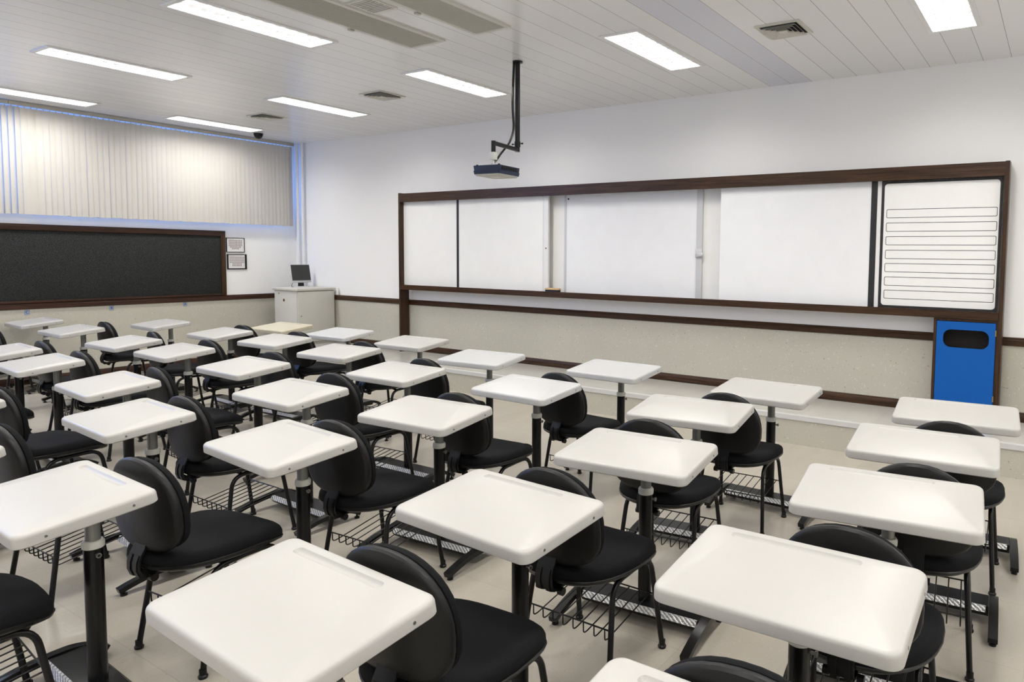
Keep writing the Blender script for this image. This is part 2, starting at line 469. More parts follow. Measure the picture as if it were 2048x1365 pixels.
# ------------------------------------------------------------------ ceiling vents
def square_diffuser(loc, label, s=.34):
    t = thing('ceiling_vent', label, 'ceiling vent', loc, 0, 'square ceiling air vents')
    b = BM(); h = s / 2
    # flange
    for x0, x1, y0, y1 in ((-h, h, -h, -h + .03), (-h, h, h - .03, h), (-h, -h + .03, -h + .03, h - .03), (h - .03, h, -h + .03, h - .03)):
        box(b, x0, x1, y0, y1, -.008, -.0006)
    obj('flange', b, M['vent'], t, smooth=False)
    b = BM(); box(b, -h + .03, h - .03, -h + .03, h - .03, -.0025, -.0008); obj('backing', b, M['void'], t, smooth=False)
    for k in range(4):
        b = BM()
        r0 = h - .034 - k * .030; r1 = r0 - .022
        if r1 < .02: break
        R0 = [(-r0, -r0, -.024), (r0, -r0, -.024), (r0, r0, -.024), (-r0, r0, -.024)]
        R1 = [(-r1, -r1, -.006), (r1, -r1, -.006), (r1, r1, -.006), (-r1, r1, -.006)]
        R2 = [(p[0] * .985, p[1] * .985, p[2] + .002) for p in R1]
        R3 = [(p[0] * .985, p[1] * .985, p[2] + .002) for p in R0]
        loft(b, [R0, R1, R2, R3, R0], False, False)
        obj('cone_ring', b, M['vent'], t, smooth=False)
    b = BM(); box(b, -.03, .03, -.03, .03, -.024, -.010); obj('centre_plate', b, M['vent'], t, smooth=False)
    return t
v0 = square_diffuser((4.13, -1.645, HC), 'square ceiling vent between second and third lights from the blind, by the front wall')
dup(v0, (1.85, -1.565, HC), 0, 'square ceiling vent next to the dome camera, between first two lights from the blind')
dup(v0, (8.59, -1.627, HC), 0, 'open-louvred square ceiling vent at right, between fourth and fifth lights')

def slot_unit(loc, w, l, label):
    t = thing('linear_diffuser', label, 'ceiling vent', loc, 0, 'long louvred ceiling diffusers')
    h, k = w / 2, l / 2
    b = BM()
    box(b, -h, -h + .035, -k, k, -.014, -.0006); box(b, h - .035, h, -k, k, -.014, -.0006)
    box(b, -h + .035, h - .035, -k, -k + .03, -.014, -.0006); box(b, -h + .035, h - .035, k - .03, k, -.014, -.0006)
    obj('frame', b, M['vent'], t, smooth=False)
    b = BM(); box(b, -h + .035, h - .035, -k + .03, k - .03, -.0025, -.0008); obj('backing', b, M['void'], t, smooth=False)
    n = 15
    b = BM()
    for i in range(n):
        x = -h + .045 + (w - .09) * i / (n - 1)
        loft(b, [[(x - .006, y, -.011), (x + .006, y, -.009), (x + .006, y, -.011), (x - .006, y, -.013)] for y in (-k + .03, k - .03)])
    obj('louvre', b, M['grille'], t, smooth=False)
    b = BM()
    for y in (-k * .35, k * .45): box(b, -h - .012, -h + .02, y - .018, y + .018, -.026, -.012)
    obj('clip', b, M['grille'], t, smooth=False)
    return t
slot_unit((5.985, -3.75, HC), .40, 2.1, 'long louvred ceiling diffuser left of the small square grille')
slot_unit((6.69, -3.75, HC), .36, 2.1, 'long louvred ceiling diffuser right of the small square grille')
t = thing('return_grille', 'small square slatted ceiling grille between the two long diffusers', 'ceiling vent', (6.325, -3.51, HC))
b = BM()
for x0, x1, y0, y1 in ((-.12, .12, -.12, -.10), (-.12, .12, .10, .12), (-.12, -.10, -.10, .10), (.10, .12, -.10, .10)): box(b, x0, x1, y0, y1, -.010, -.0006)
obj('frame', b, M['vent'], t, smooth=False)
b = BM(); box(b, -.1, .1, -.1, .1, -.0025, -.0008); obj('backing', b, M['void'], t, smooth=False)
b = BM()
for i in range(9): box(b, -.1, .1, -.094 + i * .0225, -.084 + i * .0225, -.012, -.004)
obj('slat', b, M['vent'], t, smooth=False)

# security dome
t = thing('dome_camera', 'black dome security camera on the ceiling above the blind', 'camera', (.511, -.888, HC))
b = BM(); cyl(b, (0, 0, -.022), (0, 0, -.0005), .062, 24); obj('base_ring', b, M['black'], t)
b = BM(); bmesh.ops.create_uvsphere(b, u_segments=24, v_segments=14, radius=.058)
bmesh.ops.bisect_plane(b, geom=list(b.verts) + list(b.edges) + list(b.faces), plane_co=(0, 0, 0), plane_no=(0, 0, 1), clear_outer=True)
bmesh.ops.translate(b, verts=b.verts, vec=(0, 0, -.022)); obj('dome', b, M['steel_black'], t)

# ------------------------------------------------------------------ projector on its pole
mt = thing('projector_mount', 'black bent pole hanging from the ceiling and holding the projector', 'mount', (6.28, -1.94, HC))
ax, ay = 6.335 - 6.28, -2.31 + 1.94
b = BM(); tube(b, [(0, 0, -.0005), (0, 0, 2.53 - HC)], .022, 14); obj('pole', b, M['steel_black'], mt)
b = BM(); cyl(b, (0, 0, -.012), (0, 0, -.0005), .045, 16); obj('ceiling_flange', b, M['steel_black'], mt)
b = BM(); tube(b, [(0, 0, 2.62 - HC), (0, 0, 2.572 - HC)], .027, 14)
for s in (-1, 1):
    cyl(b, (s * .026, 0, 2.6 - HC), (s * .05, 0, 2.6 - HC), .004, 8); cyl(b, (s * .05, 0, 2.6 - HC), (s * .06, 0, 2.6 - HC), .008, 8)
obj('clamp', b, M['steel_black'], mt)
b = BM(); tube(b, [(0, 0, 2.548 - HC), (ax, ay, 2.553 - HC)], .019, 12); obj('arm', b, M['steel_black'], mt)
b = BM(); tube(b, [(ax, ay, 2.570 - HC), (ax, ay, 2.475 - HC)], .019, 12); obj('drop_tube', b, M['steel_black'], mt)
b = BM(); box(b, ax - .024, ax + .024, ay - .024, ay + .024, 2.412 - HC, 2.476 - HC, .004); cyl(b, (ax, ay, 2.362 - HC), (ax, ay, 2.414 - HC), .010, 10)
obj('swivel_bracket', b, M['pale_plastic'], mt); 
b = BM(); box(b, ax - .10, ax + .10, ay - .10, ay + .10, 2.355 - HC, 2.362 - HC, .002); obj('mounting_plate', b, M['pale_plastic'], mt)

pj = thing('projector', 'navy and grey ceiling projector hanging in front of the whiteboards', 'projector', (6.368, -2.305, 2.268), math.radians(6))
b = BM(); loft(b, [[(x, y, .012) for x, y in rrect(-.130, .130, -.145, .145, .018)], [(x, y, .040) for x, y in rrect(-.135, .135, -.150, .150, .018)],
                   [(x, y, .044) for x, y in rrect(-.131, .131, -.146, .146, .018)], [(x, y, .082) for x, y in rrect(-.135, .135, -.150, .150, .018)]]); obj('body', b, M['navy'], pj)
b = BM(); loft(b, [[(x, y, 0) for x, y in rrect(-.118, .118, -.133, .133, .018)], [(x, y, .012) for x, y in rrect(-.129, .129, -.144, .144, .018)]]); obj('bottom_cover', b, M['pale_plastic'], pj)
b = BM(); box(b, -.05, .04, -.05, .03, -.002, .003); obj('lamp_hatch', b, M['collar'], pj)
b = BM()
for i in range(7): box(b, .1335, .137, -.115 + i * .033, -.092 + i * .033, .050, .074)
obj('vent_grille', b, M['black'], pj)
b = BM(); cyl(b, (-.05, .148, .05), (-.05, .165, .05), .030, 20); obj('lens', b, M['black'], pj)
b = BM()
for x, y in ((-.11, -.12), (.11, -.12)): cyl(b, (x, y, .080), (x, y, .092), .010, 10)
obj('foot', b, M['black'], pj)
b = BM()
cp = fillet([(6.255, -1.955, HC - .001), (6.25, -1.97, 2.95), (6.262, -1.96, 2.72), (6.262, -2.02, 2.60), (6.30, -2.18, 2.48), (6.33, -2.26, 2.42), (6.33, -2.335, 2.352)], .12, 6)
tube(b, cp, .008, 8); tube(b, [(p[0] - .016, p[1] + .008, p[2]) for p in cp[:-1]] + [(6.318, -2.345, 2.352)], .007, 8)
tag(obj('projector_cable', b, M['steel_black']), 'black twin cable drooping from the ceiling to the projector', 'cable')

# ------------------------------------------------------------------ whiteboard unit
Y = -.18
wb = thing('whiteboard_unit', 'wide dark wood framed whiteboard unit on the front wall', 'whiteboard', (2.63, 0, PZ))
def W(name, mat, *bx, bev=0, par=None, label=None):
    # boxes given in world coordinates, stored relative to the unit's base
    o = (2.63, 0, PZ)
    return part(name, mat, par or wb, *[(x0 - o[0], x1 - o[0], y0, y1, z0 - o[2], z1 - o[2]) for x0, x1, y0, y1, z0, z1 in bx], bev=bev, label=label)
W('side_panel', M['wood_z'], (2.632, 2.664, Y, -.030, PZ + .0005, 2.444))
W('side_panel', M['wood_z'], (9.995, 10.028, Y - .004, -.030, PZ + .0005, 2.440))
W('top_beam', M['wood_x'], (2.664, 9.995, Y, Y + .030, 2.320, 2.436), (2.664, 9.995, Y + .03, -.002, 2.405, 2.436))
W('marker_tray', M['wood_x'], (2.664, 9.995, Y - .018, -.002, 1.120, 1.140), (2.664, 9.995, Y - .018, Y + .006, 1.140, 1.186))
W('back_board', M['board'], (2.664, 9.995, -.016, -.002, 1.140, 2.405))
W('whiteboard_panel', M['board'], (2.664, 3.682, -.115, -.095, 1.150, 2.40))
W('divider_strip', M['black_strip'], (3.682, 3.718, -.120, -.095, 1.150, 2.40))
p = W('whiteboard_panel', M['board'], (3.718, 5.112, -.115, -.095, 1.150, 2.40))
W('edge_profile', M['white_metal'], (5.112, 5.128, -.122, -.095, 1.150, 2.40), (5.128, 5.196, -.118, -.088, 1.150, 2.40), par=p)
b = BM(); cyl(b, (5.165 - 2.63, -.123, 1.700 - PZ), (5.165 - 2.63, -.117, 1.700 - PZ), .010, 12); obj('lock', b, M['screw'], p)
W('aluminium_post', M['alu'], (5.375, 5.405, -.034, -.016, 1.150, 2.40))
p = W('projection_panel', M['board_cool'], (5.405, 7.123, -.030, -.016, 1.150, 2.40))
b = BM(); cyl(b, (5.43 - 2.63, -.034, 2.285 - PZ), (5.43 - 2.63, -.029, 2.285 - PZ), .011, 12); obj('screw', b, M['wood_z'], p)
p = W('aluminium_post', M['alu'], (7.123, 7.192, -.042, -.016, 1.150, 2.40))
W('latch', M['alu'], (7.120, 7.20, -.060, -.042, 1.615, 1.705), (7.15, 7.215, -.075, -.055, 1.625, 1.66), par=p, bev=.004)
W('whiteboard_panel', M['board_cool'], (7.431, 8.923, -.115, -.095, 1.150, 2.40))
W('divider_strip', M['black_strip'], (8.923, 8.976, -.120, -.095, 1.150, 2.40))
W('filler_panel', M['board'], (8.976, 9.012, -.115, -.095, 1.150, 2.40))
# schedule board: black frame, white rounded sheet, seven outlined rows
sb = W('schedule_board', M['black_strip'], (9.016, 9.975, -.125, -.095, 1.186, 2.318))
o = (2.63, 0, PZ)
b = BM(); out = rrect(9.040, 9.962, 1.205, 2.296, .028)
loft(b, [[(x - o[0], yy, z - o[2]) for x, z in out] for yy in (-.1245, -.1285)]); obj('white_sheet', b, M['board'], sb, smooth=False)
rows = [(1.990, 2.068), (1.868, 1.948), (1.747, 1.826), (1.624, 1.704), (1.505, 1.584), (1.382, 1.463), (1.264, 1.344)]
for z0, z1 in rows:
    b = BM()
    o1 = rrect(9.062, 9.950, z0, z1, .012, 4); i1 = rrect(9.0665, 9.9455, z0 + .0045, z1 - .0045, .009, 4)
    plate_with_hole(b, o1, i1, lambda x, z: (x - o[0], -.1292, z - o[2]), lambda x, z: (x - o[0], -.1283, z - o[2]))
    obj('row_outline', b, M['ink'], sb, smooth=False)

# built-in bin cupboard
bc = thing('bin_cabinet', 'built-in bin cupboard with bright blue slotted door at the right end', 'cabinet', (9.5, 0, PZ))
def Bc(name, mat, *bx, bev=0, par=None):
    return part(name, mat, par or bc, *[(x0 - 9.5, x1 - 9.5, y0, y1, z0 - PZ, z1 - PZ) for x0, x1, y0, y1, z0, z1 in bx], bev=bev)
Bc('side_panel', M['wood_z'], (9.500, 9.522, Y, -.030, PZ + .0005, 1.118))
Bc('front_frame', M['wood_z'], (9.984, 9.9945, Y, -.030, PZ + .0005, 1.118), (9.522, 9.984, Y, -.030, 1.097, 1.118), (9.522, 9.984, Y, -.030, PZ + .0005, .30))
Bc('inner_back', M['dark_in'], (9.522, 9.984, -.045, -.031, .30, 1.097))
b = BM()
plate_with_hole(b, rrect(9.526, 9.981, .304, 1.093, .002, 1), rrect(9.580, 9.934, .868, 1.024, .062, 7),
                lambda x, z: (x - 9.5, Y - .004, z - PZ), lambda x, z: (x - 9.5, Y + .014, z - PZ))
door = obj('door', b, M['blue'], bc, smooth=False); door['label'] = 'bright blue door with rounded slot'
for z0, z1 in ((.985, 1.035), (.43, .48)):
    Bc('hinge', M['brass'], (9.978, 9.987, Y - .008, Y - .0035, z0, z1), par=door)

er = thing('board_eraser', 'wooden board eraser lying on the marker tray', 'eraser', (5.292, -.145, 1.1405), math.radians(2))
part('felt_pad', M['black'], er, (-.098, .098, -.022, .022, 0, .066), bev=.003)
part('wooden_grip', M['eraser_wood'], er, (-.102, .102, -.0245, .0245, .066, .079), (-.102, .102, -.012, .012, .079, .087), bev=.002)

# ------------------------------------------------------------------ left wall: pinboard, photos, tags, blind
pb = thing('pinboard', 'long charcoal felt pinboard in a dark wood frame under the blind', 'pinboard', (.0125, -3.3, .974))
def Pb(name, mat, y0, y1, z0, z1, d0, d1):
    return part(name, mat, pb, (d0 - .0125, d1 - .0125, y0 + 3.3, y1 + 3.3, z0 - .974, z1 - .974), bev=.002)
Pb('felt_panel', M['felt'], -5.5, -1.14, .99, 1.90, .0005, .014)
Pb('top_rail', M['wood_y'], -5.56, -1.135, 1.840, 1.912, .0005, .034)
Pb('side_rail', M['wood_z'], -1.200, -1.135, .975, 1.840, .0005, .034)
Pb('side_rail', M['wood_z'], -5.56, -5.50, .975, 1.840, .0005, .034)
Pb('bottom_rail', M['wood_y'], -5.50, -1.200, .9745, 1.000, .0005, .034)

def class_photo(name, y0, y1, z0, z1, label, rows_, frame):
    t = thing(name, label, 'picture', (0, (y0 + y1) / 2, z0), 0, 'framed class photo sheets')
    h, w = z1 - z0, (y1 - y0) / 2
    part('frame', M['steel_black'], t, (.0005, .014, -w, -w + frame[0], 0, h), (.0005, .014, w - frame[1], w, 0, h), (.0005, .014, -w + frame[0], w - frame[1], 0, frame[2]), (.0005, .014, -w + frame[0], w - frame[1], h - frame[3], h))
    part('print', M['paper'], t, (.0005, .009, -w + frame[0], w - frame[1], frame[2], h - frame[3]))
    b = BM(); n = len(rows_)
    for i, k in enumerate(rows_):
        z = h * .80 - i * h * .66 / n
        for j in range(k):
            y = (j - (k - 1) / 2) * (2 * w - .05) / 12
            loft(b, [[(xx, y + .0065 * math.cos(a), z + .011 * math.sin(a)) for a in [2 * PI * q / 8 for q in range(8)]] for xx in (.009, .0096)])
    box(b, .009, .0095, -w * .75, -w * .2, h * .885, h * .90)
    obj('portrait_grid', b, M['portrait'], t, smooth=False)
class_photo('framed_photo', -1.116, -.842, 1.602, 1.818, 'upper of two framed class photo sheets right of the pinboard', [11, 11, 11, 11, 9, 6], (.012, .010, .008, .008))
class_photo('framed_photo', -1.108, -.815, 1.350, 1.574, 'lower framed class photo sheet in a thicker black frame right of the pinboard', [11, 11, 11, 11, 7, 7], (.020, .028, .016, .008))

def letter(ch, y, z, label):
    t = thing('wall_tag', label, 'sign', (.0125, y, z), 0, 'letter tags below the pinboard')
    part('plaque', M['tag'], t, (0, .003, -.024, .024, -.026, .026))
    part('border', M['tag_ink'], t, (.0015, .0034, -.024, .024, .0235, .026), (.0015, .0034, -.024, .024, -.026, -.0235), (.0015, .0034, -.024, -.0218, -.0235, .0235), (.0015, .0034, .0218, .024, -.0235, .0235))
    cu = bpy.data.curves.new('letter', 'FONT'); cu.body = ch; cu.size = .043; cu.align_x = 'CENTER'; cu.align_y = 'CENTER'; cu.extrude = .0006; cu.offset = .0008
    tmp = bpy.data.objects.new('letter_curve', cu); COL.objects.link(tmp)
    dg = bpy.context.evaluated_depsgraph_get(); me = bpy.data.meshes.new_from_object(tmp.evaluated_get(dg))
    bpy.data.objects.remove(tmp); bpy.data.curves.remove(cu)
    me.materials.clear(); me.materials.append(M['tag_ink'])
    o_ = bpy.data.objects.new('letter', me); COL.objects.link(o_); o_.parent = t
    o_.matrix_local = Matrix(((0, 0, 1, .0036), (1, 0, 0, 0), (0, 1, 0, 0), (0, 0, 0, 1)))
letter('A', -1.707, .868, 'small blue square wall tag lettered A')
letter('B', -2.605, .866, 'small blue square wall tag lettered B')
letter('C', -3.478, .863, 'small blue square wall tag lettered C')

bl = thing('vertical_blind', 'beige vertical blind covering the high window band', 'blind', (.095, 0, HC))
b = BM(); box(b, -.028, .028, -8.0, -3.60, -.049, -.008); box(b, -.028, .028, -3.597, -.085, -.049, -.004)
obj('head_rail', b, M['rail_metal'], bl, smooth=False)
def vane_mesh(w):
    b = BM()
    prof = []
    for i in range(5):
        u = -w / 2 + w * i / 4
        prof.append((.0085 * (1 - (2 * u / w) ** 2), u))
    z0, z1 = -1.296, -.066
    loft(b, [[(p + .0006, u, z) for p, u in prof] + [(p - .0006, u, z) for p, u in reversed(prof)] for z in (z0, z1)])
    box(b, -.002, .003, -.006, .006, z1, -.049)
    return b
base_v = None
y = -.125; i = 0
while y > -5.2:
    rot = -math.radians(14 + random.uniform(-4, 4))
    if i == 0: rot = math.radians(35)
    if y < -3.47: rot = math.radians(26.5)
    if -3.47 < y < -3.36: rot = math.radians(4)
    if base_v is None: base_v = o_ = obj('vane', vane_mesh(.086), M['vane'], bl)
    else:
        o_ = base_v.copy(); COL.objects.link(o_); o_.parent = bl
    o_.location = (random.uniform(-.002, .002), y, random.uniform(-.004, .004)); o_.rotation_euler = (random.uniform(-.002, .002), 0, rot)
    y -= .0605 * (random.uniform(.96, 1.04) if y > -3.3 else 1); i += 1

for x_, lab in ((.145, 'left of two thin white conduits in the front corner'), (.275, 'right of two thin white conduits in the front corner')):
    t = thing('conduit_pipe', lab, 'pipe', (x_, -.052, PZ + .0005), 0, 'white corner conduits')
    b = BM(); cyl(b, (0, 0, 0), (0, 0, HC - PZ - .001), .020, 14); obj('tube', b, M['white_metal'], t)
    b = BM()
    for z in (1.55, 2.87):
        b = BM(); cyl(b, (0, 0, z - .018), (0, 0, z + .018), .026, 14); obj('clamp_ring', b, M['white_metal'], t)

# ------------------------------------------------------------------ corner cabinet with the monitor
cb = thing('corner_cabinet', 'pale grey laminate cabinet in the front left corner', 'cabinet', (.725, -.34, PZ + .0005))
def Cb(name, mat, *bx, bev=0, par=None):
    return part(name, mat, par or cb, *[(x0 - .725, x1 - .725, y0 + .34, y1 + .34, z0 - PZ, z1 - PZ) for x0, x1, y0, y1, z0, z1 in bx], bev=bev)
Cb('body', M['laminate'], (.448, .996, -.655, -.040, .285, 1.05), bev=.002)
Cb('plinth', M['laminate'], (.47, .985, -.635, -.040, PZ, .285))
Cb('top_panel', M['laminate'], (.42, 1.035, -.675, -.034, 1.05, 1.085), bev=.006)
dr = Cb('door', M['laminate'], (.998, 1.016, -.647, -.046, .292, 1.036), bev=.002)
b = BM(); cyl(b, (1.016 - .725, -.598 + .34, .68 - PZ), (1.020 - .725, -.598 + .34, .68 - PZ), .009, 14); obj('lock', b, M['screw'], dr)
for x_, z_, r_ in ((.684, .905, .020), (.561, 1.002, .009)):
    b = BM(); cyl(b, (x_ - .725, -.657 + .34, z_ - PZ), (x_ - .725, -.652 + .34, z_ - PZ), r_, 18); obj('cable_hole', b, M['dark_in'], cb)
    b = BM(); rr = [r_, r_ * 1.25]
    ang = [2 * PI * q / 18 for q in range(18)]
    loft(b, [[(x_ - .725 + r * math.cos(a), yy + .34, z_ - PZ + r * math.sin(a)) for a in ang] for r, yy in ((rr[0], -.656), (rr[0], -.6575), (rr[1], -.6575), (rr[1], -.656), (rr[0], -.656))], False, False)
    obj('hole_rim', b, M['eraser_wood'], cb)
mo = thing('computer_monitor', 'small flat monitor with dark screen on the corner cabinet', 'monitor', (.535, -.27, 1.0858), math.radians(0))
b = BM(); loft(b, [[(x, y, 0) for x, y in rrect(-.085, .085, -.11, .11, .05)], [(x, y, .010) for x, y in rrect(-.080, .080, -.105, .105, .05)]]); obj('stand_base', b, M['silver'], mo)
b = BM(); loft(b, [[(x - .015, y, .010) for x, y in rrect(-.02, .02, -.045, .045, .012)], [(x - .02, y, .12) for x, y in rrect(-.015, .015, -.04, .04, .012)]]); obj('stand_neck', b, M['steel_black'], mo)
def tilt(bm_, a, piv):
    bmesh.ops.rotate(bm_, verts=bm_.verts, cent=piv, matrix=Matrix.Rotation(a, 3, 'Y'))
TL, PV = math.radians(-11), (.015, 0, .08)
b = BM(); box(b, -.010, .012, -.160, .160, .068, .345, .006); tilt(b, TL, PV); bz = obj('bezel', b, M['silver'], mo)
b = BM(); box(b, .0115, .0140, -.153, .153, .100, .342); tilt(b, TL, PV); obj('screen', b, M['screen'], mo)
b = BM(); box(b, .0118, .0145, .085, .145, .074, .082); tilt(b, TL, PV); obj('button_strip', b, M['rail_metal'], bz)
b = BM(); box(b, -.040, -.010, -.12, .12, .10, .32, .012); tilt(b, TL, PV); obj('rear_housing', b, M['silver'], mo)
b = BM(); tube(b, fillet([(-.03, -.09, .13), (-.05, -.12, .06), (-.02, -.155, .004), (.05, -.175, .004)], .05), .004, 8); obj('cord', b, M['steel_black'], mo)
b = BM(); box(b, 0, .05, -.034, -.0285, 0, .11, .001)
o_ = obj('wall_outlet_box', b, M['white_metal'], loc=(1.045, .006, .975)); tag(o_, 'small white wall box beside the corner cabinet top', 'outlet')
o_.location = (1.045, 0.0, .975)

# ------------------------------------------------------------------ student desk
TW, TD, TT, TH, TILT = .621, .398, .043, .789, .111
def desk_top(mat):
    b = BM()
    def ring(ins, z, r):
        return [(x, y, z) for x, y in rrect(-TW / 2 + ins, TW / 2 - ins, -TD / 2 + ins, TD / 2 - ins, r, 6)]
    R0 = .034
    rings = [ring(.012, -TT, R0 - .004), ring(.004, -TT, R0), ring(.0, -TT + .004, R0), ring(.001, -.013, R0), ring(.003, -.006, R0), ring(.007, -.002, R0 - .003), ring(.013, 0, R0 - .006)]
    R = loft(b, rings, True, False)
    # pencil groove along the far edge
    def groove(ins, z): return [(x, y, z) for x, y in rrect(-.225 + ins, .150 - ins, TD / 2 - .062 + ins, TD / 2 - .033 - ins, .0140 - ins, 5)]
    G = loft(b, [groove(0, 0), groove(.0015, -.0015), groove(.005, -.006), groove(.010, -.008)], False, True)
    oe = [b.edges.get((R[-1][i], R[-1][(i + 1) % len(R[-1])])) for i in range(len(R[-1]))]
    ie = [b.edges.get((G[0][i], G[0][(i + 1) % len(G[0])])) for i in range(len(G[0]))]
    bmesh.ops.triangle_fill(b, use_beauty=True, edges=oe + ie)
    return b
CVY = .105
def make_desk(label):
    t = thing('student_desk', label, 'desk', (0, 0, 0), 0, 'white single-post student desks')
    top = obj('desktop', desk_top(M['top_white']), M['top_white'], t)
    top.location = (0, 0, TH); top.rotation_euler = (TILT, 0, 0)
    for sx in (-1, 1):
        for v in (-.118, .118):
            b = BM(); cyl(b, (sx * (TW / 2 - .0008), v, -.025), (sx * (TW / 2 + .0006), v, -.025), .0042, 10)
            obj('screw', b, M['screw'], top)
    b = BM(); box(b, -.10, .10, CVY - .07, CVY + .06, -.052, -.0435)
    br = obj('mounting_plate', b, M['steel_black'], t); br.location = (0, 0, TH); br.rotation_euler = (TILT, 0, 0)
    b = BM(); cyl(b, (0, CVY, .575), (0, CVY, .752), .0235, 18); obj('inner_tube', b, M['grey_tube'], t)
    b = BM(); loft(b, [[(r * math.cos(a), CVY + r * math.sin(a), z) for a in [2 * PI * q / 20 for q in range(20)]] for r, z in ((.029, .562), (.034, .566), (.0345, .585), (.030, .592), (.024, .593))]); obj('collar', b, M['collar'], t)
    b = BM(); cyl(b, (0, CVY, .078), (0, CVY, .566), .0300, 20); obj('post', b, M['steel_black'], t)
    b = BM(); cyl(b, (.028, CVY, .545), (.050, CVY, .545), .005, 10); cyl(b, (.044, CVY, .545), (.050, CVY, .545), .009, 10); obj('clamp_bolt', b, M['screw'], t)
    b = BM()   # base channel with rounded rear
    y0, y1 = .038, .175
    prof = [(y0, .078), (y0 - .004, .050), (y0 + .012, .030), (y1 - .012, .030), (y1 + .002, .048), (y1 - .004, .070), (y1 - .016, .079)]
    loft(b, [[(x, y, z) for y, z in prof] for x in (-.292, .292)]); obj('base_beam', b, M['steel_black'], t, smooth=False)
    b = BM()
    prof = [(y0 + .006, .0795), (y0 - .003, .0805), (y0 - .013, .0555), (y0 - .0075, .0535), (y0 + .001, .0772)]
    loft(b, [[(x, y, z) for y, z in prof] for x in (-.280, .280)]); obj('footrest_strip', b, M['plate'], t, smooth=False)
    for sx in (-1, 1):
        b = BM(); path = []
        for i in range(15):
            u = -1 + 2 * i / 14
            path.append((CVY + (.275 if u < 0 else .135) * u, .074 - .046 * abs(u) ** 2.0))
        ribbon(b, path, sx * .312 - .019, sx * .312 + .019, .024); f = obj('foot', b, M['steel_black'], t, smooth=True)
        for gy in (CVY - .252, CVY + .122):
            b = BM(); cyl(b, (sx * .312, gy, .0), (sx * .312, gy, .010), .015, 12); cyl(b, (sx * .312, gy, .010), (sx * .312, gy, .030), .006, 8)
            obj('glide', b, M['black'], f)
    return t

# ------------------------------------------------------------------ student chair (origin on the floor under the seat, facing +y)
def sup(t, a, bb, n):
    c, s = math.cos(t), math.sin(t)
    return (a * math.copysign(abs(c) ** (2 / n), c), bb * math.copysign(abs(s) ** (2 / n), s))
SEG = 40
ANG = [2 * PI * i / SEG for i in range(SEG)]
def seat_ring(sc, z, dish=True):
    out = []
    for t_ in ANG:
        x, y = sup(t_, .241, .257, 3.0 if math.sin(t_) > 0 else 2.5)
        x *= (1 - .10 * max(0, -y) / .257)
        x, y = x * sc, y * sc
        zz = z - .022 * max(0, (y - .08) / .14) ** 2 * (1 if y > .08 else 0) - (.010 * (1 - (x / .24) ** 2) * (1 - (y / .255) ** 2) if dish else 0) + .006 * (abs(x) / .24) ** 2
        out.append((x, y, zz))
    return out
def back_ring(sc, d):
    out = []
    for t_ in ANG:
        if math.sin(t_) >= 0: x, z = sup(t_, .209, .204, 2.15)
        else: x, z = sup(t_, .209, .147, 2.9)
        x, z = x * sc, z * sc
        y = -.230 - .071 * (z + .14) + .5 * x * x + d
        out.append((x, y, .639 + z))
    return out
